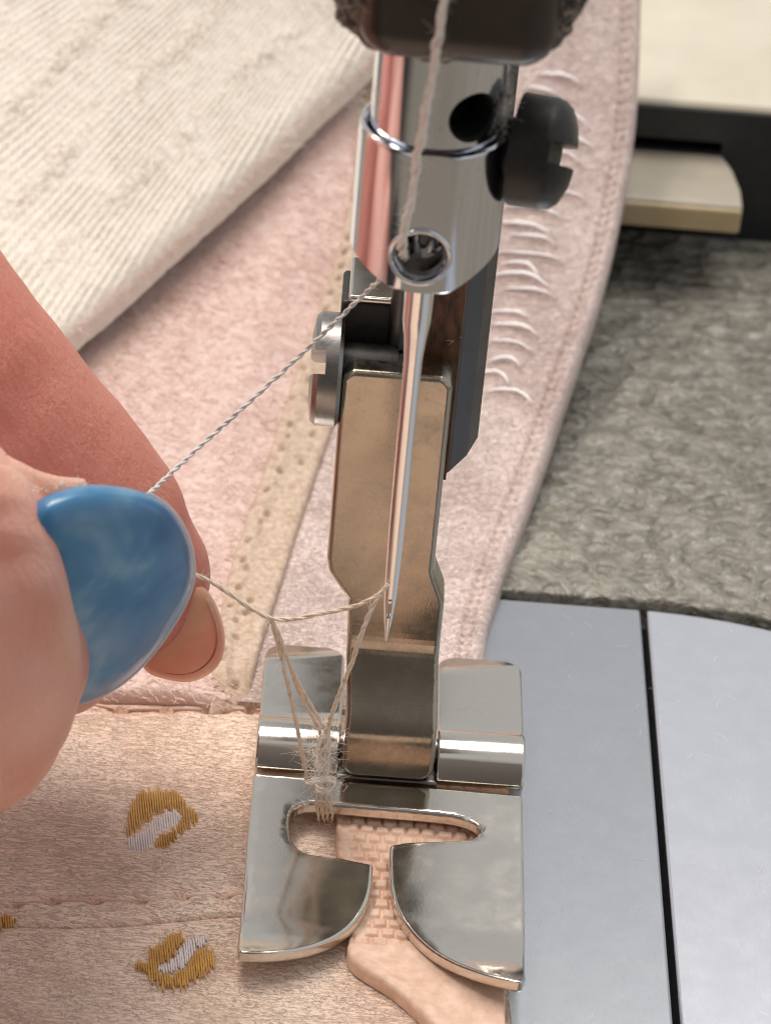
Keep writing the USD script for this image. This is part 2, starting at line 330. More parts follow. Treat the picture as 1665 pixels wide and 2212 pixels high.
def plate(x0, x1):
    xs = np.linspace(x0, x1, 40); top = np.column_stack([xs, curve_y(xs) - .5])
    poly = np.vstack([[[x0, -60], [x1, -60]], top[::-1]])
    return CS([poly]).offset(-.22, m3.JoinType.Round, circular_segments=12).extrude(1.6).translate((0, 0, -1.82)).minkowski_sum(sph(.2, 10))
obj('needle_plate', plate(-40, 16.12), STEEL, mach, label='blue-grey steel needle plate beside the presser foot')
sp = plate(16.42, 55).rotate((0, .55, 0)).translate((0, 0, .16))
obj('slide_plate', sp, STEEL_B, mach, label='paler polished slide plate right of the dark joint')
# the table the machine stands on
tb = m3.Manifold.cube((1600, 1300, 20)).translate((-800, -700, -28.1))
obj('table', tb, TABLE, '/World', smooth=False, kind='structure')
# rear block: black panel with a slot, cream deck above
PY = 73.06
panel = box(-70, 60, PY, PY + 6, BEDZ - .6, 10.45) - box(-20, 23.3, PY - 1, PY + 4, 7.15, 8.02)
obj('slotted_panel', panel, PANEL, mach, label='black panel with a long slot at the back of the bed')
obj('slot_recess', box(-20, 23.6, PY + 4.02, PY + 4.6, 7.0, 8.2), BLACK, mach)
obj('rear_deck', rbox(-90, 90, PY + .4, 260, 4, 11.0, .5, 8).trim_by_plane((0, 0, 1), 10.46), CREAM, mach, label='cream enamelled deck behind the black panel')
tabpoly = np.array([[-10, PY + 1], [-10, PY - 7.6], [24.4, PY - 7.6], [24.45, PY - 5], [24.1, PY - 2], [23.3, PY + 1]])
tabz = 6.95
tab = CS([tabpoly]).offset(-.3, m3.JoinType.Round, circular_segments=16).extrude(1.0).minkowski_sum(sph(.3, 10)).translate((0, 0, tabz - 1.3))
lev = obj('lever', tab, LEVER, mach, label='worn cream lever tab sticking out below the slot')
obj('lever_lip', rbox(-10, 24.35, PY - 7.9, PY - 7.3, tabz - 2.1, tabz - .25, .25, 10), LEVERFRONT, lev, label='yellowed front lip')

# head: rounded casing seen from in front, its lower corners caked with lint
hz = 50.6
def head_shape(gx, gy, z0, r):
    return m3.Manifold.batch_hull([sph(r, 32, (x, y, z)) for x in (-5.3 - gx + r, 6.45 + gx - r) for y in (-6 - gy + r, 36) for z in (z0 + r, 84)])
def hullof(r, seg, pts, ys): return m3.Manifold.batch_hull([sph(r, seg, (x, y, z)) for (x, z) in pts for y in ys])
core = hullof(1.6, 32, ((-2.3, hz + 1.0), (3.1, hz + 1.0), (-2.6, 86), (3.4, 86)), (-4.9, 12))
rim = hullof(3.0, 48, ((-2.2, hz + 1.9), (2.7, hz + 1.9), (-3.2, hz + 4.4), (3.5, hz + 4.4), (-3.3, 84), (3.6, 84)), (-3.0, 12))
rm = rim.refine_to_length(.35).to_mesh(); rv, rf = np.array(rm.vert_properties[:, :3]), np.array(rm.tri_verts)
tm = trimesh.Trimesh(rv, rf, process=False)
amp = (fbm(rv * 1.1, 5, 3) - .5) * 1.3
rv = rv + tm.vertex_normals * (amp * (rv[:, 2] < 62) * np.clip((10 - rv[:, 1]) / 10, 0, 1))[:, None]
hd = obj('head_casing', core, HEAD, mach, label='dark brown end of the machine head')
obj('head_rim', (rv, rf), HEADRIM, hd, smooth=True, label='lint-caked rounded rim')
obj('machine_arm', rbox(-3.6, 7.0, 52, 140, 70, 150, 3, 16), HEAD, mach, label='underside of the machine arm')

# needle bar, clamp sleeve and screw
bar = cyl((0, 0, 37.9), (0, 0, 80), 3.02, seg=96)
hd_dir = np.array([1.62, -2.55, 0]) / 3.02
hc = np.array([0, 0, 46.02])
bore = cyl(hc + hd_dir * .6, hc + hd_dir * 4, 1.22, seg=40)
guide_c = np.array([-.24, 0, 39.2])
needle_slot = cyl(guide_c + [0, -6, 0], guide_c + [0, .9, 0], 1.2, seg=40)
bar = bar - bore - needle_slot
nb = obj('needle_bar', bar, CHROME, mach, label='chrome needle bar with a round cross hole', smooth=30)
obj('cross_hole', cyl(hc + hd_dir * .58, hc + hd_dir * 2.78, 1.21, seg=40) - cyl(hc + hd_dir * .9, hc + hd_dir * 4, 1.12, seg=40), BLACK, nb)
pr = [(3.04, 37.3), (3.36, 37.3), (3.5, 37.45), (3.5, 44.15), (3.42, 44.36), (3.26, 44.42), (3.12, 44.3), (3.04, 44.0)]
sl = lathe(pr, 128)
sl = sl.trim_by_plane((0, 1, 0), -3.36)
vcut = CS([np.array([(-6, 36), (-6, 40.2), (-3.45, 38.2), (-1.15, 37.25), (1.0, 37.25), (3.6, 38.75), (6, 40.2), (6, 36)])]).extrude(12).rotate((90, 0, 0)).translate((0, 6, 0))
hole = cyl(guide_c + [0, -6, 0], guide_c + [0, 0, 0], 1.27, seg=48)
sl = sl - vcut - hole
slv = obj('needle_clamp', sl, CHROME, nb, smooth=30, label='bright sleeve clamping the needle')
ang = np.linspace(0, 2 * np.pi, 65)
ringp = np.column_stack([guide_c[0] + 1.36 * np.cos(ang), -np.sqrt(np.maximum(3.5 ** 2 - (guide_c[0] + 1.36 * np.cos(ang)) ** 2, 0)).clip(0, 3.36) - .04, guide_c[2] + 1.36 * np.sin(ang)])
obj('clamp_bore', cyl(guide_c + [0, -2.75, 0], guide_c + [0, -1.5, 0], 1.19, seg=40) - cyl(guide_c + [0, -4, 0], guide_c + [0, .8, 0], 1.1, seg=40), SCREWSTEEL, nb)
obj('inspection_hole_rim', tube(ringp, .12, 10, False), CHROME, nb, smooth=True)
# clamp screw, axis along x, slot across
scz = 43.45
prof = [(0, 0), (2.55, 0), (2.62, .12), (2.62, 1.5), (2.5, 1.95), (2.2, 2.3), (1.5, 2.62), (.8, 2.75), (0, 2.78)]
scr = lathe(prof, 64).rotate((0, 90, 0))
slot = box(1.85, 4, -4, 4, -.5, .5)
scr = (scr - slot.rotate((-30, 0, 0))) + cyl((-1.5, 0, 0), (.2, 0, 0), 1.4, seg=32)
obj('clamp_screw', scr.rotate((0, 0, -12)).translate((3.75, -.1, scz)), BLACKSCREW, nb, label='black slotted clamp screw')

# presser bar
pb = CS([np.array([(-.75, 9.0), (2.75, 9.0), (3.6, 9.5), (4.15, 10.6), (4.15, 12.2), (3.0, 13.4), (.4, 13.4), (-.75, 12.4)])]).offset(-.15).offset(.15, m3.JoinType.Round, circular_segments=24).extrude(62).translate((0, 0, 18.6))
pb = pb - m3.Manifold.cube((6, 20, 3)).rotate((0, -42, 0)).translate((3.9, 4, 16.6))
pbo = obj('presser_bar', pb, DARKSTEEL, mach, label='dark grey presser bar behind the shank')
obj('rusty_flat', box(-.2, 2.62, 8.93, 8.995, 19.1, 78), RUST, pbo, smooth=False, label='rust-brown flat on the front of the bar')
obj('bar_edge', cyl((-.62, 9.1, 27.0), (-.62, 9.1, 78), .5, seg=24), DARKSTEEL, pbo)
obj('clamp_block', rbox(-3.6, -.72, 9.2, 12.6, 26.2, 29.3, .25), BLACKSCREW, pbo)
obj('clamp_top_plate', rbox(-3.25, -.55, 9.0, 13.2, 29.32, 29.75, .18), NICKEL, pbo, label='small pale plate on the clamp')

# ================================================================== needle
nd = thing('sewing_needle', 'bright steel machine needle pointing down from the chrome clamp sleeve', 'needle', (0, 0, 14.9))
prof = [(0, 14.75), (.06, 15.0), (.2, 16.2), (.31, 17.6), (.36, 19.4), (.40, 22.0), (.43, 28.0), (.46, 31.8), (.55, 33.0), (.68, 34.0), (.72, 36.6), (.92, 37.4), (.92, 41.0), (0, 41.0)]
ndl = lathe(prof, 48)
ndl = ndl - box(-.085, .085, -1, -.22, 17.6, 33.2)                    # long groove
eye = m3.Manifold.batch_hull([cyl((0, -2, z), (0, 2, z), .11, seg=16) for z in (16.55, 17.35)])
ndl = ndl - eye
ndl = ndl.warp(lambda p: (p[0] + .16 * math.sin(max(0, min(1, (p[2] - 15) / 19)) * math.pi), p[1], p[2])) if False else ndl
obj('blade', ndl, NEEDLE, nd, smooth=30)

# ================================================================== presser foot
pf = thing('presser_foot', 'worn nickel zigzag presser foot with a T-shaped slot, on a brass-brown shank', 'presser foot', (1, 4, 1.5))
y0 = 6.3
prof = [(y0, 27.0), (y0, 9.6), (y0 - .25, 9.0), (y0 - .8, 8.2), (y0 - 1.7, 7.0), (y0 - 2.35, 6.25), (y0 - 2.65, 5.7), (y0 - 2.75, 5.0), (y0 - 2.75, 2.6), (y0 - 2.4, 2.2), (y0 - .6, 2.1), (y0 + .8, 2.6), (y0 + 2.0, 4.2), (y0 + 2.35, 6), (y0 + 2.35, 27.0)]
frontcut = CS([[(-3.3, 30), (2.35, 30), (2.37, 15.0), (2.5, 14.5), (3.1, 13.0), (3.12, 9.0), (3.32, 6.5), (3.34, 2.9), (-1.62, 2.9), (-1.62, 6.5), (-1.85, 9.0), (-2.0, 12.7), (-2.5, 13.4), (-3.15, 14.4), (-3.3, 15.2)]])
topcut = CS([[(-3.3, 0), (2.36, 0), (2.36, 20), (4, 20), (4, 0)]])
fr = frontcut.offset(-.3, m3.JoinType.Round, circular_segments=16).offset(-.55, m3.JoinType.Round, circular_segments=16).offset(.55, m3.JoinType.Round, circular_segments=32)
fr = fr ^ CS([[(-6, -2), (6, -2), (6, 26.65), (-6, 26.65)]]).offset(-.8).offset(.8, m3.JoinType.Round)
cap = CS([[(-3.05, 10), (2.1, 10), (2.1, 26.7), (-3.05, 26.7)]]).offset(-.7).offset(.7, m3.JoinType.Round, circular_segments=32) + CS([[(-6, -3), (6, -3), (6, 24.5), (-6, 24.5)]])
fr = fr ^ cap
fc = fr.extrude(30).rotate((90, 0, 0)).translate((0, 20, 0))
pp = np.array(prof); c0 = pp[:11]; rest = pp[11:]
cv = np.vstack([pp[:1], spline([(y0, 11.5), (y0, 9.9), (y0 - .35, 8.9), (y0 - 1.1, 7.75), (y0 - 1.95, 6.85), (y0 - 2.5, 6.2), (y0 - 2.73, 5.5), (y0 - 2.75, 4.6), (y0 - 2.75, 3.2), (y0 - 2.6, 2.5), (y0 - 2.1, 2.15)], 40), rest])
cs = CS([cv]).offset(-.3, m3.JoinType.Round, circular_segments=24)
e = cs.extrude(8).transform(np.array([[0, 0, 1, -4], [1, 0, 0, 0], [0, 1, 0, 0]], float))
sh = (e ^ fc).minkowski_sum(sph(.3, 16))
obj('shank', sh, BRONZE, pf, smooth=50, label='brass-brown shank, dark and scratched at its foot')
# sole
SZ, ST = 2.75, .8
def curl(y): return np.where(y < -7.2, .055 * (y + 7.2) ** 2, 0.0) + .05 * (np.clip(y, -7.2, 4) - 4) + np.where(y < -7.2, .02 * (y + 7.2), 0.)
def sole_xy(px, py): return on(px, py, lambda x, y: SZ + float(curl(y)), 8.0)[:2]
def px_curve(pts, n, f): return np.array([f(*p) for p in spline(pts, n)])
outl = [(547, 1668), (545, 1700), (535, 1800), (526, 1920), (518, 2000), (512, 2045)]
left = np.array([sole_xy(*p) for p in outl])
toeL = px_curve([(516, 2056), (580, 2058), (650, 2050), (715, 2030), (765, 1995), (795, 1945), (805, 1890)], 26, sole_xy)
slotL = np.vstack([[sole_xy(806, 1866)], px_curve([(760, 1857), (700, 1848), (655, 1838), (632, 1815), (627, 1780), (632, 1752), (652, 1738), (700, 1737)], 22, sole_xy)])
slotR = px_curve([(760, 1742), (900, 1754), (985, 1764), (1020, 1776), (1036, 1793), (1024, 1808), (995, 1814), (940, 1816), (880, 1818)], 30, sole_xy)
toeR = np.vstack([[sole_xy(842, 1824)], px_curve([(841, 1850), (843, 1905), (855, 1960), (885, 2010), (935, 2055), (1000, 2088), (1070, 2110), (1128, 2122)], 30, sole_xy)])
right = np.array([sole_xy(*p) for p in [(1136, 2112), (1134, 2000), (1131, 1850), (1129, 1716)]])
poly = np.vstack([left, toeL, slotL, slotR, toeR, right])
r = .2
cs = CS([poly])
cs = cs.offset(-.12, m3.JoinType.Round, circular_segments=20).offset(.12 - r, m3.JoinType.Round, circular_segments=20)
so = cs.extrude(ST - 2 * r).translate((0, 0, SZ - ST + r)).minkowski_sum(sph(r, 12))
so = so.refine_to_length(.5)
so = so.warp_batch(lambda p: np.column_stack([p[:, 0], p[:, 1], p[:, 2] + curl(p[:, 1])]))
obj('sole', so, NICKEL, pf, smooth=40, label='forked nickel sole with turned-up toes')
# the hinge barrels with the tail plates behind them
def tail(x0, x1):
    pts = [(4.0, 2.45), (4.0, 2.9)]
    for a in np.linspace(170, 62, 18): pts.append((5.95 + 2.0 * math.cos(math.radians(a)), 2.3 + 2.0 * math.sin(math.radians(a))))
    pts += [(7.25, 3.66), (7.8, 3.4), (8.8, 3.36), (11., 3.28), (13., 3.2), (15.2, 3.12), (15.2, 2.4), (13, 2.45), (11, 2.5), (9., 2.5), (7.6, 2.3), (6, 1.7), (4.2, 1.7)]
    e = extrude_x(pts, x0, x1, .16)
    c = m3.CrossSection.square((x1 - x0, 30)).translate((x0, -15.2)).offset(-1.2).offset(1.2, m3.JoinType.Round, circular_segments=48).extrude(20)
    return e ^ c
obj('hinge_plate', tail(-6.33, -1.78), NICKEL, pf, smooth=40)
obj('hinge_plate', tail(3.52, 8.33), NICKEL, pf, smooth=40)
obj('hinge_pin', cyl((-5.5, 6, 3.2), (7.5, 6, 3.2), .7, seg=24), SCREWSTEEL, pf)
obj('crossbar', rbox(-1.95, 3.65, 3.92, 6.4, 1.7, 2.66, .2), SCREWSTEEL, pf)
# shank screw at the left: slotted head facing left
prof = [(0, 0), (2.75, 0), (2.95, .2), (2.95, 1.2), (2.75, 1.45), (1.8, 1.62), (0, 1.66)]
sc = lathe(prof, 56) - box(-4, 4, -.62, .62, .85, 3)
sc = sc.rotate((0, -90, 0)).rotate((52, 0, 0)).translate((-3.3, 8.4, 25.7))
so2 = obj('shank_screw', sc, SCREWSTEEL, pf, smooth=35, label='grey slotted screw on the left of the shank')
obj('screw_shaft', cyl((-3.4, 8.4, 25.7), (-.5, 8.4, 25.7), 1.5, seg=32), BLACKSCREW, so2)
# ================================================================== cloth
def zg(x, y):                                                       # the lie of the cloth: flat by the foot, lifting away at the back
    return .85 + .0062 * np.maximum(0, np.asarray(y, float) - 22) ** 2 * (1 + 0 * np.asarray(x, float))
def zoff(d): return lambda x, y: zg(x, y) + d
def pc(pts, n, zf):                                                 # smooth plan curve through picture points on that surface
    p = spline(pts, n) if len(pts) > 2 else np.linspace(pts[0], pts[1], n)
    return np.array([on(*q, zf)[:2] for q in p])
def edge_cols(n, w, re, k=7):
    """u samples of a strip of width w: n even ones, and k close ones within re of each rounded edge"""
    return n
def patch(L, R, nu, zf, disp=None, thick=.8, rl=0., rr=0., rt=0., rb=0., skirt=True):
    """a cloth panel lofted between two plan curves (rows run top to bottom); its edges roll down over the radii given"""
    nv = len(L)
    u = np.linspace(0, 1, nu)
    W = np.linalg.norm(R - L, axis=1).mean()
    if rl: u = np.unique(np.r_[u, rl / W * (1 - np.cos(np.linspace(0, np.pi / 2, 7)))])
    if rr: u = np.unique(np.r_[u, 1 - rr / W * (1 - np.cos(np.linspace(0, np.pi / 2, 7)))])
    X = L[:, None, 0] * (1 - u) + R[:, None, 0] * u; Y = L[:, None, 1] * (1 - u) + R[:, None, 1] * u
    wid = np.linalg.norm(R - L, axis=1)[:, None]
    s = np.r_[0, np.cumsum(np.linalg.norm(np.diff((L + R) / 2, axis=0), axis=1))][:, None] + 0 * X
    Z = zf(X, Y)
    el, er, et, eb = u[None] * wid, (1 - u[None]) * wid, s, s[-1:] - s
    fade = 1.0
    def roll(e, r): return r * (1 - np.sqrt(np.maximum(0, 1 - (1 - np.clip(e / r, 0, 1)) ** 2)))
    drop = np.zeros_like(X)
    for e, r in ((el, rl), (er, rr), (et, rt), (eb, rb)):
        if r: drop = np.maximum(drop, roll(e, r))
    if disp is not None: Z = Z + disp(X, Y, el, er, et, eb)
    Z = Z - drop
    P = np.stack([X, Y, Z], -1)
    if skirt:                                                       # a wall down round the border gives the cloth its thickness
        P = np.pad(P, ((1, 1), (1, 1), (0, 0)), mode='edge'); d = np.zeros(P.shape[:2]); d[0] = d[-1] = thick; d[:, 0] = d[:, -1] = thick
        P[..., 2] -= d
    m, n = P.shape[:2]
    i, j = np.meshgrid(np.arange(m - 1), np.arange(n - 1), indexing='ij')
    q = np.stack([i * n + j, (i + 1) * n + j, (i + 1) * n + j + 1, i * n + j + 1], -1).reshape(-1, 4)
    v = P.reshape(-1, 3); f = np.vstack([q[:, [0, 1, 2]], q[:, [0, 2, 3]]])
    nrm = np.cross(v[f[:, 1]] - v[f[:, 0]], v[f[:, 2]] - v[f[:, 0]])[:, 2].sum()
    return v, (f if nrm > 0 else f[:, ::-1])
def F3(X, Y, sx, sy, o=4, seed=0): return fbm(np.stack([X * sx, Y * sy, 0 * X + seed * 3.7], -1), o, seed)

garm = thing('pink_garment', 'pale pink undergarment with a fleece lining and creased cloth lying under the presser foot', 'garment', (0, 0, .2))

# outer curve, binding curves
outer = [(1392, -120), (1386, 60), (1378, 230), (1362, 350), (1334, 490), (1300, 620), (1250, 770), (1190, 950), (1125, 1130), (1075, 1270), (1056, 1340), (1048, 1400), (1046, 1470), (1047, 1540)]
bindL = [(800, 60), (778, 250), (755, 420), (728, 540), (700, 625), (655, 750), (608, 890), (560, 1040), (510, 1180), (482, 1290), (462, 1400), (452, 1520)]
bindR = [(905, 60), (880, 250), (850, 420), (815, 560), (785, 680), (752, 800), (717, 918), (672, 1050), (634, 1166), (602, 1268), (572, 1360), (537, 1510)]

# fleece lining at the left
nv = 230
bl = pc(bindL, nv, zoff(.3))
R = bl + np.array([1.2, 0]); L = np.column_stack([np.full(nv, -34.), bl[:, 1] + .0])
def d_fleece(X, Y, el, er, et, eb):
    return 1.1 * (F3(X, Y, .10, .10, 3, 2) - .45) + .22 * (F3(X, Y, 1.3, 1.3, 5, 8) - .5) + .5 * np.exp(-((er - 4) / 2.5) ** 2)
flv = patch(L, R, 260, zoff(.35), d_fleece, rb=.4)
obj('fleece_lining', flv, FLEECE, garm, smooth=True, label='fuzzy pink fleece lining')
# its loose fibres
rng = np.random.default_rng(4)
vv = flv[0]; vv = vv[(vv[:, 0] > -23) & (vv[:, 1] < 66) & (vv[:, 2] > .4)]
fl = []
for i in rng.integers(0, len(vv), 20000):
    a = rng.normal(-.2, 1.1); d = np.array([math.cos(a), math.sin(a) * .8, rng.uniform(.05, .5)]); ln = rng.uniform(.35, 1.1); k = rng.normal(size=3) * .25; k[2] = -abs(k[2]) * .9
    s = np.linspace(0, 1, 4)[:, None]; fl.append(vv[i] + rng.normal(size=3) * [.08, .08, .02] + d * ln * s + k * ln * s * s)
curves('fleece_fibres', fl, .042, FLUFF, garm)

# tan binding
Lb, Rb = pc(bindL, 420, zoff(.9)), pc(bindR, 420, zoff(.9))
rd = np.random.default_rng(3)
dots = np.array([Lb[i] * w + Rb[i] * (1 - w) + rd.normal(size=2) * .1 for i, w in zip((np.linspace(8, 410, 38) + rd.normal(size=38) * 2.5).astype(int), rd.normal(.78, .05, 38))])
dots = np.vstack([dots, [Lb[i] * w + Rb[i] * (1 - w) for i, w in zip(rd.integers(10, 410, 14), rd.uniform(.15, .6, 14))]])
dtree = cKDTree(dots)
def d_bind(X, Y, el, er, et, eb):
    d, _ = dtree.query(np.stack([X, Y], -1))
    return .22 * (F3(X, Y, .9, .9, 5, 5) - .5) + .10 * (F3(X, Y, 4, 4, 3, 6) - .5) - .55 * np.exp(-(d / .18) ** 2) * (.4 + F3(X, Y, .8, .8, 2, 77)) + .16 * np.exp(-((el - .9) / .35) ** 2) - 1.05 * np.clip(1 - eb / 3.2, 0, 1) ** 1.5
obj('tan_binding', patch(Lb, Rb, 90, zoff(1.0), d_bind, rl=.45, rr=.4, rb=.3, thick=1.2), BINDING, garm, smooth=True, label='tan binding strip dotted with needle holes')

# right panel, pale, its outer hem rolled
nv = 620
Rc = pc(outer, nv, zoff(.9)); Lc = pc([(p[0] - 26, p[1]) for p in bindR[:-1]] + [(512, 1512)], nv, zoff(.5))
rpz = np.random.default_rng(17)
pleat = [(1090, 440), (1100, 470), (1105, 500), (1098, 532), (1095, 560), (1088, 585), (1085, 612), (1078, 655), (1072, 690), (1065, 728), (1062, 765), (1058, 800), (1058, 835), (1160, 150), (1165, 180), (1170, 205), (1175, 240), (1170, 262), (1185, 290), (1185, 318), (1180, 345), (1165, 375), (1170, 405)]
plines = []
for i, (px, py) in enumerate(pleat):
    px += rpz.uniform(-14, 22); py += rpz.uniform(-5, 5); ln = rpz.uniform(55, 125) * (1.1 if py < 640 and py > 430 else .8); a = on(px - 14, py + rpz.uniform(0, 9), zoff(.9)); b = on(px + ln * .5, py + 3 + 5 * math.sin(i), zoff(.9)); c = on(px + ln, py + 22 + 6 * math.sin(i * 1.7), zoff(.9))
    plines.append(spline([a, b, c], 24))
ptree = cKDTree(np.vstack(plines)[:, :2])
def d_right(X, Y, el, er, et, eb):
    d, _ = ptree.query(np.stack([X, Y], -1))
    hem = .16 * np.exp(-((er - .55) / .4) ** 2) - .10 * np.exp(-((er - 1.35) / .16) ** 2) + .10 * np.exp(-((er - 1.8) / .25) ** 2)
    sts = .13 * np.exp(-((er - .95) / .22) ** 2) * np.sin(eb * 2 * np.pi / .72) - .22 * np.exp(-((er - 1.4) / .14) ** 2) * np.clip(np.sin(eb * 2 * np.pi / .72 + 1) * 1.6 - .4, 0, 1)
    return hem + sts + .30 * np.exp(-(d / .24) ** 2) + .25 * (F3(X, Y, .25, .25, 3, 11) - .5) + .08 * (F3(X, Y, .8, 3.0, 4, 12) - .5) + .015 * (F3(X, Y, 5, 6, 2, 13) - .5)
rp = patch(Lc, Rc, 330, zoff(.35), d_right, rr=.55, thick=1.0)
obj('outer_panel', rp, SUEDE_TOP, garm, smooth=True, label='pale pink outer panel with a stitched hem')
rpt = cKDTree(rp[0][:, :2])
for pl in plines:
    q = pl.copy(); q[:, 2] = rp[0][rpt.query(q[:, :2])[1], 2] + .03
    n = len(q); obj('satin_pleat', tube(q, rpz.uniform(.09, .17) * np.sin(np.linspace(.15, 3.0, n)) ** .8, 8), SHINE, garm, smooth=True)

# lower panel in two lengths, meeting in a seam
seam1 = [(-420, 1500), (0, 1508), (200, 1518), (400, 1522), (560, 1526), (800, 1545), (1047, 1560)]
seam2 = [(-420, 2012), (0, 1999), (150, 2001), (300, 1996), (500, 1978), (700, 1985), (1085, 2010)]
def plan(pts, n, d=.0): return pc(pts, n, zoff(d))
S1, S2 = plan(seam1, 420), plan(seam2, 420)
def rows(A, B, nv):
    t = np.linspace(0, 1, nv)[:, None, None]; return A[None] * (1 - t) + B[None] * t
def cross_patch(A, B, nv, zf, disp, rt, rb, thick, rr=0.):
    """as patch, but lofted between its top and its bottom curve"""
    v, f = patch(A, B, nv, zf, (lambda X, Y, el, er, et, eb: disp(X, Y, et, eb, el, er)) if disp else None, thick, rl=rt, rr=rb, rb=rr)
    return v, f
stitch_px = [(-40, 1960), (28, 1957), (112, 1950), (203, 1948), (300, 1949), (392, 1940), (482, 1938), (570, 1934)]
holes = np.array([on(*p, zoff(0))[:2] for p in stitch_px])
htree = cKDTree(holes)
top_holes = np.array([on(x, y, zoff(0))[:2] for x, y in [(165, 1519), (260, 1534), (360, 1533), (450, 1534), (540, 1533), (632, 1540)]])
ttree = cKDTree(top_holes)
def cloth(X, Y): return .16 * (F3(X, Y, .3, .3, 3, 21) - .5) + .07 * (F3(X, Y, .8, 3.2, 5, 22) - .5) + .012 * (F3(X, Y, 4, 7, 2, 23) - .5)
def d_low1(X, Y, el, er, et, eb):
    q = np.stack([X, Y], -1); dx = q - holes[htree.query(q)[1]]; dt = q - top_holes[ttree.query(q)[1]]
    return cloth(X, Y) - .55 * np.exp(-(dx[..., 0] / .38) ** 2 - (dx[..., 1] / .26) ** 2) + .12 * np.exp(-((eb - 1.3) / .8) ** 2) - .10 * np.exp(-((eb - 2.05) / .25) ** 2) \
        - .5 * np.exp(-(dt[..., 0] / .42) ** 2 - (dt[..., 1] / .22) ** 2) - .12 * np.exp(-((et - .75) / .2) ** 2)
obj('lower_panel', cross_patch(S1 + [0, .0], S2, 330, zoff(.05), d_low1, .32, .3, .8), SUEDE_LOW, garm, smooth=True, label='creased pink panel above the seam')
B2 = np.column_stack([np.linspace(-46, 10.5, 420), np.full(420, -60.)])
S2b = S2.copy(); S2b[:, 1] += .06
def d_low2(X, Y, el, er, et, eb): return cloth(X, Y + 3) + .06 * np.exp(-((et - .7) / .6) ** 2)
obj('lower_panel', cross_patch(S2b, B2, 330, zoff(-.08), d_low2, .32, .3, .8), SUEDE_LOW, garm, smooth=True, label='creased pink panel below the seam')
for k in range(len(holes) - 1):
    a, b = holes[k], holes[k + 1]
    q = np.array([[*(a * (1 - t) + b * t), .88 + .14 * math.sin(math.pi * t) ** .6 - .12] for t in np.linspace(.12, .88, 12)])
    obj('stitch', tube(q, .13 * np.sin(np.linspace(.3, 2.84, 12)) ** .5, 8), STITCH, garm, smooth=True)
for k in range(len(top_holes) - 1):
    a, b = top_holes[k], top_holes[k + 1]
    q = np.array([[*(a * (1 - t) + b * t), .86 + .10 * math.sin(math.pi * t) ** .6 - .06] for t in np.linspace(.14, .86, 12)])
    obj('stitch', tube(q, .12 * np.sin(np.linspace(.3, 2.84, 12)) ** .5, 8), STITCH, garm, smooth=True)

# elastic strap under the foot, its loose end turning away at the lower right
eL = [(727, 1720), (727, 1765), (729, 1840), (752, 1910), (768, 1965), (762, 2010), (750, 2052), (760, 2085), (795, 2112), (848, 2146), (890, 2182), (935, 2225), (1000, 2300), (1100, 2420)]
eR = [(1098, 1720), (1098, 1765), (1098, 1840), (1097, 1910), (1096, 1965), (1095, 2010), (1094, 2052), (1093, 2085), (1092, 2112), (1091, 2146), (1091, 2182), (1092, 2225), (1110, 2300), (1170, 2420)]
EL, ER = pc(eL, 420, zoff(.45)), pc(eR, 420, zoff(.45))
def d_el(X, Y, el, er, et, eb):
    web = np.clip((et - 0) / .3, 0, 1) * np.clip((12.2 - et) / .6, 0, 1)
    wx, wy = F3(X, Y, .9, .9, 2, 61) - .5, F3(X, Y, .9, .9, 2, 62) - .5; cx, cy = (X + .45 * wx) / .84, (Y + .4 * wy) / .74; row = np.floor(cy); fx = (cx + .5 * (row % 2)) % 1; fy = cy % 1
    blk = np.minimum(1, 6 * np.minimum(fx, 1 - fx)) * np.minimum(1, 5 * np.minimum(fy, 1 - fy))
    rib = np.exp(-((el - .45) / .28) ** 2)
    return web * (.24 * blk * (1 - rib) + .12 * rib - .06) + .05 * (F3(X, Y, 3, 3, 3, 31) - .5) + (1 - web) * (.28 * np.exp(-((el - .5) / .6) ** 2) + .15)
ev = patch(EL, ER, 150, zoff(.48), d_el, rl=.2, rr=.15, thick=.6)
keep = ev[0]; n_rows = len(keep)
strap = thing('elastic_strap', 'pink woven elastic strap running under the foot and out between its toes', 'strap', (3, -3, 1))
obj('web', ev, ELASTIC, strap, smooth=True)

# the two embroidered motifs: satin stitches side by side
def motif(outline, gap, slant, label_):
    from shapely.geometry import Polygon, LineString
    P = Polygon(spline(outline, 60, True)).buffer(0); G = Polygon(spline(gap, 40, True)).buffer(0)
    yel, whi = [], []
    x0, ya, x1, yb = P.union(G).bounds; rngm = np.random.default_rng(int(abs(x0)))
    for x in np.arange(x0 - 10, x1 + 10, 5.4):
        line = LineString([(x + slant * (ya - 5 - ya) , ya - 5), (x + slant * (yb - ya), yb + 5)])
        for shape, out in ((P.difference(G.buffer(1.5)), yel), (G, whi)):
            g = line.intersection(shape)
            for s in getattr(g, 'geoms', [g]):
                if s.is_empty or s.length < 5: continue
                (xa, ya_), (xb, yb_) = s.coords[0], s.coords[-1]
                ya_ += rngm.uniform(-6, 8); yb_ += rngm.uniform(-8, 7); n = 9
                if (yb_ - ya_) < 4: continue
                pts = []
                for t in np.linspace(0, 1, n):
                    p = on(xa + (xb - xa) * t + rngm.uniform(-.5, .5), ya_ + (yb_ - ya_) * t, zoff(0)); h = .83 + .02 + .06 * math.sin(math.pi * t) ** .5 + rngm.uniform(-.01, .02) - (.05 if out is whi else 0)
                    pts.append([p[0], p[1], h + .06])
                out.append(tube(pts, .058 * np.sin(np.linspace(.45, 2.7, n)) ** .4, 6))
    path = obj('embroidered_motif', join(yel), YELLOW, garm, smooth=True, label=label_)
    if whi: obj('white_floss', join(whi), WHITE, path, smooth=True)
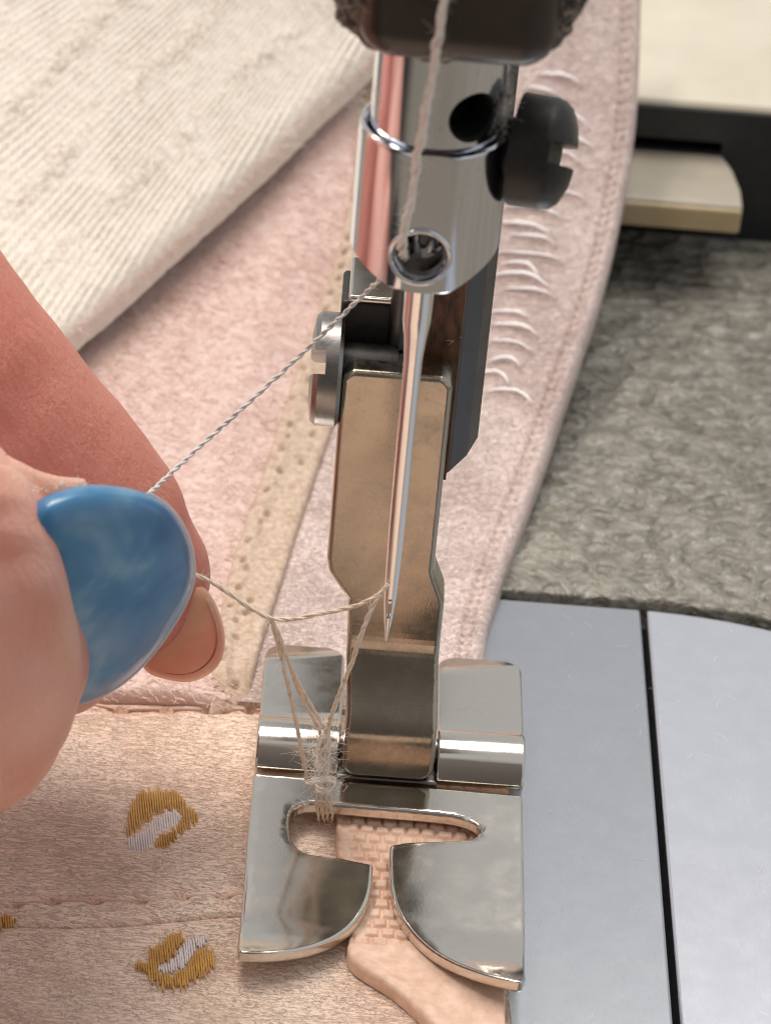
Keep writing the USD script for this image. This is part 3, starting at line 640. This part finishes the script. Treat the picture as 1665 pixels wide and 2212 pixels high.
motif([(276, 1775), (284, 1738), (310, 1712), (350, 1706), (388, 1714), (405, 1740), (428, 1770), (424, 1784), (400, 1795), (362, 1836), (340, 1832), (325, 1815), (290, 1830), (276, 1805)],
      [(272, 1818), (298, 1800), (330, 1770), (352, 1758), (385, 1752), (392, 1768), (366, 1796), (340, 1812), (320, 1840), (286, 1838)], .10, 'ochre and white embroidered motif above the seam')
motif([(286, 2087), (316, 2076), (322, 2052), (350, 2038), (372, 2015), (392, 2020), (412, 2040), (450, 2050), (464, 2075), (452, 2105), (410, 2128), (372, 2142), (334, 2126), (312, 2104)],
      [(340, 2092), (366, 2080), (388, 2050), (404, 2030), (446, 2022), (448, 2034), (420, 2058), (404, 2085), (372, 2106), (348, 2104)], .10, 'ochre and white embroidered motif below the seam')
motif([(-60, 1978), (-10, 1972), (25, 1985), (40, 1995), (20, 2004), (-40, 2004)], [(-58, 1990), (-50, 1988), (-48, 1996), (-56, 1997)], .10, 'edge of an ochre embroidered motif at the left')

# ================================================================== knitted cloth, upper left
kedge = [(1010, -110), (900, 0), (806, 100), (700, 200), (600, 300), (500, 392), (400, 482), (300, 572), (200, 658), (136, 716), (0, 838), (-160, 985)]
KZ = 4.6
Rk = pc(kedge, 430, zoff(KZ))
dirk = np.gradient(Rk, axis=0); dirk /= np.linalg.norm(dirk, axis=1, keepdims=True); nrmk = np.column_stack([dirk[:, 1], -dirk[:, 0]])
if nrmk[200, 0] > 0: nrmk = -nrmk
Lk = Rk.mean(0) + (Rk - Rk.mean(0)) * 1.0 + np.array([-.62, .78]) * 44.
KB = []
def d_knit(X, Y, el, er, et, eb):
    a, b = et, er
    dl = np.radians(-16 + 42 * np.clip((b - 2) / 22, 0, 1))
    ph = b - (a - 34) * np.tan(dl) * .9
    p = .56
    bw = b + 1.6 * (F3(X, Y, .12, .12, 2, 49) - .5)
    band = sum(np.exp(-((bw - c) / .65) ** 2) for c in (5.0, 9.6, 14.6, 20.2, 26.5)) * np.clip(F3(X, Y, .3, .3, 2, 50) * 2.2 - .3, .2, 1)
    KB.append(band)
    loop = a / .55 + .25 * np.sin(2 * np.pi * ph / p)
    fuzz = F3(X, Y, 1.6, 1.6, 4, 41)
    patchy = np.clip((F3(X, Y, .28, .28, 3, 43) - .38) * 4, .35, 1)
    rib = .10 * np.cos(2 * np.pi * ph / p) * patchy + .05 * np.cos(2 * np.pi * loop) * np.clip(np.cos(2 * np.pi * ph / p) + .4, 0, 1)
    return rib * (1 - .75 * band) * np.clip(er / 1.2, .1, 1) + band * (.10 + .5 * (F3(X, Y, 3.2, 3.2, 2, 51) - .5)) + .26 * (fuzz - .5) + 1.2 * (F3(X, Y, .08, .08, 2, 44) - .5) + .08 * np.clip(b - 2, 0, 20) + .10 * (F3(X, Y, 5, 5, 2, 46) - .5)
kn = patch(Lk, Rk, 560, zoff(KZ), d_knit, rr=1.3, thick=1.0)
knit = thing('knitted_cloth', 'cream ribbed knitted cloth folded over at the upper left', 'cloth', (-20, 40, 4))
obj('knit', kn, KNIT, knit, smooth=True)
kv = kn[0].reshape(-1, 3); rng = np.random.default_rng(9); fl = []
kb = np.pad(KB[0], 1, mode='edge').ravel(); ok = (kv[:, 0] > -34) & (kv[:, 2] > 3)
sel = kv[ok]; wgt = kb[ok] ** 1.5 + .06
for i in rng.choice(len(sel), 9000, p=wgt / wgt.sum()):
    d = rng.normal(size=3) * [1, 1, .35]; d[2] = abs(d[2]); ln = rng.uniform(.2, .7); k = rng.normal(size=3) * .4
    s = np.linspace(0, 1, 4)[:, None]; fl.append(sel[i] + d * ln * s + k * ln * s * s)
curves('knit_fibres', fl, .045, WHITEFLUFF, knit)
er_ = Rk[None]; fl = []
for i in rng.integers(0, len(Rk), 1500):
    c = np.array([*Rk[i], zg(*Rk[i]) + KZ - rng.uniform(.4, 1.6)]); d = np.array([*-nrmk[i], 0]) * rng.uniform(.1, .5) + rng.normal(size=3) * .35; s = np.linspace(0, 1, 4)[:, None]
    fl.append(c + d * rng.uniform(.2, .6) * s - [0, 0, .1] * s * s)
curves('edge_fibres', fl, .04, FLUFF, knit)

# ================================================================== hand
person = thing('person', 'hand pinching a thread, the thumbnail painted marbled blue, the index nail bare', 'person', (-12, 0, 16))
def hull_chain(pr): return [m3.Manifold.batch_hull([sph(r0, 40, p0), sph(r1, 40, p1)]) for (p0, r0), (p1, r1) in zip(pr[:-1], pr[1:])]
def PX(px, py, y): return at_y(px, py, y)
iy = 3.5
index = [(PX(-640, 450, iy + 6), 8.6), (PX(-350, 640, iy + 4), 7.8), (PX(-150, 855, iy + 2), 7.2), (PX(48, 1045, iy + 1), 6.4), (PX(185, 1165, iy), 5.6), (PX(268, 1236, iy), 4.5)]
ty = -8.5
thumb = [(PX(-700, 1000, ty + 2), 9.5), (PX(-420, 1120, ty + 1), 8.6), (PX(-190, 1250, ty), 7.6), (PX(-120, 1385, ty), 7.2), (PX(-95, 1480, ty), 6.0), (PX(-60, 1555, ty + .5), 4.6)]
wrist = PX(-1000, 700, 0)
palm = [(PX(-640, 450, iy + 6), 8.6), (PX(-1000, 700, 0), 13.), (PX(-700, 1000, ty + 2), 9.5)]
flesh = hull_chain([(wrist, 13.), (np.array([-110., -25, 34]), 28.)]) + hull_chain(index) + hull_chain(thumb) + hull_chain(palm)
# flesh of the thumb's far side behind its nail, and the web between the two
flesh += hull_chain([(PX(-190, 1250, ty + 4), 6.), (PX(60, 1240, ty + 5), 4.2), (PX(120, 1420, ty + 4), 3.0)])
fold = hull_chain([(PX(-150, 1075, ty + 1), 1.7), (PX(20, 1030, ty + 2), 1.0), (PX(110, 1062, ty + 2.5), .8), (PX(170, 1052, ty + 3), .35)])
fpts = [(22, 1048, .2, .8), (40, 1098, -.8, .95), (62, 1172, -1.8, 1.15), (88, 1265, -2.5, 1.25), (112, 1375, -2.7, 1.3), (114, 1480, -2.2, 1.25)]
for (xa, ya, da, ra), (xb, yb, db, rb_) in zip(fpts[:-1], fpts[1:]):
    fold.append(m3.Manifold.batch_hull([sph(ra, 24, PX(xa, ya, ty + da)), sph(rb_, 24, PX(xb, yb, ty + db)), sph(2.5, 24, PX(xa - 190, ya + 40, ty - 3.2)), sph(2.5, 24, PX(xb - 190, yb + 30, ty - 3.2))]))
hand = m3.Manifold.batch_boolean(flesh + fold, m3.OpType.Add)
hm = hand.refine_to_length(.6).to_mesh(); hmesh = trimesh.Trimesh(np.array(hm.vert_properties[:, :3], float), np.array(hm.tri_verts), process=True)
trimesh.smoothing.filter_taubin(hmesh, .5, .51, 26)
hv = np.array(hmesh.vertices)
hv = hv + hmesh.vertex_normals * ((fbm(hv * .22, 3, 5) - .5) * .7)[:, None]
cloth_ = [m3.Manifold.batch_hull([sph(r0, 32, p0), sph(r1, 32, p1)]) for p0, r0, p1, r1 in (((0, -440, -160), 170, (-20, -390, 430), 165), ((-20, -390, 520), 120, (-20, -370, 640), 90), ((-190, -400, 330), 75, (-330, -250, 90), 58), ((-330, -250, 90), 58, (-130, -30, 34), 36), ((150, -400, 330), 75, (190, -300, 120), 55))]
sw = m3.Manifold.batch_boolean(cloth_, m3.OpType.Add).refine_to_length(30).to_mesh(); swm = trimesh.Trimesh(np.array(sw.vert_properties[:, :3], float), np.array(sw.tri_verts)); trimesh.smoothing.filter_taubin(swm, .5, .51, 12)
obj('sweater', (np.array(swm.vertices), swm.faces), SWEATER, person, smooth=True)
hb = obj('body', (hv, hmesh.faces), SKIN, person, smooth=True)
def shell(outline_px, y0, rise, tilt, n=14, thick=.5, lean=0.):
    """a domed nail plate: rings from its rim in to its middle, bulging towards the front"""
    o = spline(outline_px, 72, True); c = o.mean(0); P = []
    for k in range(n + 1):
        t = 1 - k / n
        for q in o:
            px, py = c + (q - c) * t
            base = at_y(px, py, y0 + tilt * (px - c[0]) / 40 + lean * (py - c[1]) / 40)
            h = rise * math.sqrt(max(0, 1 - t ** 2.4))
            P.append(base + (CP - base) / np.linalg.norm(CP - base) * h)
    P = np.array(P).reshape(n + 1, 72, 3); back = P[0] - (CP - P[0]) / np.linalg.norm(CP - P[0], axis=1)[:, None] * thick
    P = np.vstack([back[None] * .985 + back.mean(0) * .015, P]); m = n + 2
    v = P.reshape(-1, 3); F = []
    for i in range(m - 1):
        for j in range(72):
            k = (j + 1) % 72; F += [(i * 72 + j, i * 72 + k, (i + 1) * 72 + k), (i * 72 + j, (i + 1) * 72 + k, (i + 1) * 72 + j)]
    v = np.vstack([v, back.mean(0)]); b = len(v) - 1
    F += [(b, (j + 1) % 72, j) for j in range(72)]
    tm_ = trimesh.Trimesh(v, np.array(F), process=False); tm_.fix_normals(); return np.array(tm_.vertices), np.array(tm_.faces)
nail_px = [(74, 1092), (110, 1066), (178, 1048), (250, 1050), (318, 1066), (370, 1102), (404, 1156), (419, 1225), (408, 1285), (372, 1352), (318, 1425), (255, 1482), (200, 1510), (155, 1522), (60, 1490), (20, 1380), (30, 1240)]
fl = []; rngs = np.random.default_rng(6)
for i in range(16):
    c = PX(rngs.uniform(70, 185), 1046 + rngs.uniform(-6, 20), ty - .2 + rngs.uniform(-1, 1)); d = rngs.normal(size=3) * [1, .4, .6]; s = np.linspace(0, 1, 4)[:, None]
    fl.append(c + d * .22 * s + rngs.normal(size=3) * .15 * s * s)
curves('dry_skin', fl, .05, WHITEFLUFF, person)
nl = obj('thumbnail', shell(nail_px, ty + 1.2, 2.5, .55), NAILBLUE, person, smooth=True, label='thumbnail with marbled blue polish')
rimp = [at_y(px, py, ty + 1.2 + .55 * (px - 200) / 40) for px, py in spline([(318, 1066), (370, 1102), (404, 1156), (419, 1225), (408, 1285), (372, 1352), (318, 1425), (255, 1482), (200, 1510), (160, 1523)], 60)]
obj('nail_edge', tube(rimp, .11, 8), NAILRIM, nl, smooth=True)
in_px = [(412, 1262), (432, 1262), (458, 1290), (478, 1335), (486, 1385), (476, 1430), (450, 1458), (405, 1474), (360, 1468), (318, 1452), (300, 1400), (340, 1310)]
il = obj('fingernail', shell(in_px, iy - 1.5, 1.5, .1, thick=.8), NAILTAN, person, smooth=True, label='bare tan nail of the index finger')

rim2 = [at_y(px, py, iy - 2.2) for px, py in spline([(448, 1296), (464, 1340), (470, 1385), (458, 1420), (430, 1446), (390, 1456), (350, 1450)], 40)]
obj('nail_edge', tube(rim2, .06, 8), SKIN, il, smooth=True)
# ================================================================== threads
def thread(name, label, pts, r, m, plies=2, pitch=1.2, fuzz=40, flen=.5, seed=1, wob=.05, extra=()):
    t = thing(name, label, 'thread', tuple(np.round(np.array(pts[len(pts) // 2]), 3)))
    obj('strand', plied(pts, r, plies, pitch, wob, seed), m, t, smooth=True)
    for k, (q, rr) in enumerate(extra): obj('strand', plied(q, rr, plies, pitch, wob, seed + 20 + k), m, t, smooth=True)
    h = hairs_along(pts, fuzz, flen, .5, seed)
    for q, _ in extra: h += hairs_along(q, fuzz // 2, flen, .5, seed + 3)
    curves('loose_fibres', h, .015, WHITEFLUFF, t); return t
top = [PX(968, -60, -8.2), PX(957, 0, -7.9), PX(940, 120, -7.), PX(915, 255, -5.6), PX(901, 340, -4.4), PX(890, 430, -3.9), PX(872, 505, -3.75), PX(868, 540, -3.3), PX(880, 560, -1.2)]
thread('needle_thread', 'fuzzy pale pink thread running down in front of the needle bar into the clamp hole', top, .20, THREADP, 4, 2.6, 260, .6, 2, .18)
tail_ = [PX(846, 585, 1.0), PX(815, 608, 3.6), PX(740, 680, 4.2), PX(640, 775, 4.), PX(520, 885, 3.), PX(420, 975, 1.5), PX(345, 1045, -.8), PX(322, 1066, -1.8), PX(260, 1120, -4)]
thread('slack_thread', 'twisted grey-white thread slanting from behind the clamp down to the fingertips', tail_, .125, THREADG, 2, 1.1, 70, .35, 5, .02)
loopA = [PX(405, 1235, -1.), PX(432, 1246, -.5), PX(480, 1272, -.4), PX(585, 1335, -.3), PX(680, 1328, -.4), PX(770, 1308, -.6), PX(822, 1280, -.7), PX(838, 1262, -.5)]
k0 = PX(585, 1338, -.3)
lo1 = [k0, PX(620, 1420, -.2), PX(655, 1495, .2), PX(700, 1575, .8), PX(705, 1640, 1.5)]
lo2 = [k0, PX(610, 1430, -.2), PX(635, 1540, .3), PX(655, 1640, .9), PX(664, 1700, 1.2)]
lo3 = [PX(822, 1282, -.7), PX(790, 1345, -.9), PX(760, 1430, -.8), PX(725, 1520, -.2), PX(705, 1590, .6), PX(700, 1650, 1.5)]
lo4 = [k0, PX(622, 1425, .1), PX(650, 1505, .4), PX(688, 1575, .9), PX(694, 1640, 1.6)]
lt = thread('looped_thread', 'beige thread drawn from the needle eye to the fingers and down into the foot slot', loopA, .12, THREADT, 3, 1.9, 60, .5, 7, .03,
            extra=[(lo1, .10), (lo2, .11), (lo3, .13), (lo4, .10)])
rng = np.random.default_rng(12); kn_ = []
for i in range(5):                                                  # the tangle where the strands meet
    c = [(700 + rng.uniform(-16, 16), 1600 + 14 * i, 1.4 - .0 * i) for _ in range(1)]
    pts = [PX(698 + rng.uniform(-13, 13), 1585 + 130 * t + rng.uniform(-6, 6), .6 + 1.0 * t + rng.uniform(-.35, .2)) for t in np.linspace(0, 1, 7)]
    kn_.append(plied(pts, .085, 2, 1.6, .08, 30 + i))
obj('tangle', join(kn_), THREADP, lt, smooth=True, label='fuzzy tangle of thread on the hinge')
dn = []
for i in range(4):
    x = 680 + 10 * i
    dn.append(plied([PX(x + rng.uniform(-5, 5), 1690, 1.3), PX(x + 3, 1722, 1.1), at_z(x + 6, 1752, 2.3), at_z(x + 8 + rng.uniform(-4, 4), 1775, 1.0)], .10, 2, 1.6, .06, 50 + i))
obj('strands_into_slot', join(dn), THREADT, lt, smooth=True)
bandp = [PX(664, 1692, .9), PX(690, 1688, .6), PX(722, 1690, .8), PX(716, 1704, .7), PX(680, 1706, .7)]
obj('knot', join([plied(bandp, .12, 3, 1.3, .10, 71), plied([p + [0, .1, .12] for p in bandp], .10, 3, 1.3, .10, 72)]), THREADP, lt, smooth=True)
hh = []
for i in range(450):
    c = PX(698 + rng.normal() * 15, rng.uniform(1560, 1712), 1.0 + rng.uniform(-.6, .6)); d = rng.normal(size=3); s = np.linspace(0, 1, 5)[:, None]
    hh.append(c + d * .35 * s + rng.normal(size=3) * .3 * s * s)
curves('tangle_fibres', hh, .018, WHITEFLUFF, lt)

# lint caught on the machine
rng = np.random.default_rng(21); ln = []
for i in range(420):                                                # right of the bar, round the sleeve's mouth
    a = rng.uniform(-.35, .75); rr = 3.05 + rng.uniform(0, .25); z = 44.4 + abs(rng.normal()) * 1.2
    if a > .2: z = rng.uniform(44.3, 51)
    c = np.array([rr * math.cos(a), rr * math.sin(a) - .2, z]); d = rng.normal(size=3) * [.5, .5, .8]; s = np.linspace(0, 1, 5)[:, None]
    ln.append(c + d * rng.uniform(.2, .8) * s + rng.normal(size=3) * .35 * s * s)
for i in range(120):                                                 # tuft at the left of the sleeve's mouth
    c = np.array([-3.3, -.6, 45.3]) + rng.normal(size=3) * [.12, .3, .6]; d = np.array([-.5, -.1, .5]) + rng.normal(size=3) * .5; s = np.linspace(0, 1, 5)[:, None]
    ln.append(c + d * rng.uniform(.2, .9) * s + rng.normal(size=3) * .3 * s * s)
for i in range(3):                                                # between shank and bar
    c = np.array([rng.uniform(-.5, 3.2), 8.8, 27 + rng.uniform(0, 1.2)]); d = rng.normal(size=3) * .6; s = np.linspace(0, 1, 5)[:, None]
    ln.append(c + d * .5 * s + rng.normal(size=3) * .3 * s * s)
sel = rv[(rv[:, 2] < 56) & (rv[:, 1] < -1) & (np.abs(rv[:, 0] - .4) > 4.3)]; sn = tm.vertex_normals[(rm.vert_properties[:, 2] < 56) & (rm.vert_properties[:, 1] < -1)] if False else None
for i in rng.integers(0, len(sel), 900):
    d = rng.normal(size=3); s = np.linspace(0, 1, 5)[:, None]; ln.append(sel[i] + d * rng.uniform(.15, .5) * s + rng.normal(size=3) * .3 * s * s)
for i in range(46):                                                 # specks and short fibres on the steel plates
    c = np.array([rng.uniform(8.5, 26), rng.uniform(-16, 25), .02 + .06 * 0]); c[2] += .08 if c[0] > 16.3 else 0; a = rng.uniform(0, 6.3); d = np.array([math.cos(a), math.sin(a), 0]); k = np.array([-d[1], d[0], 0]) * rng.normal() * .5; s = np.linspace(0, 1, 5)[:, None]
    L = rng.uniform(.1, .9); ln.append(c + d * L * s + k * L * s * s)
curves('lint', ln, .013, WHITEFLUFF, mach)
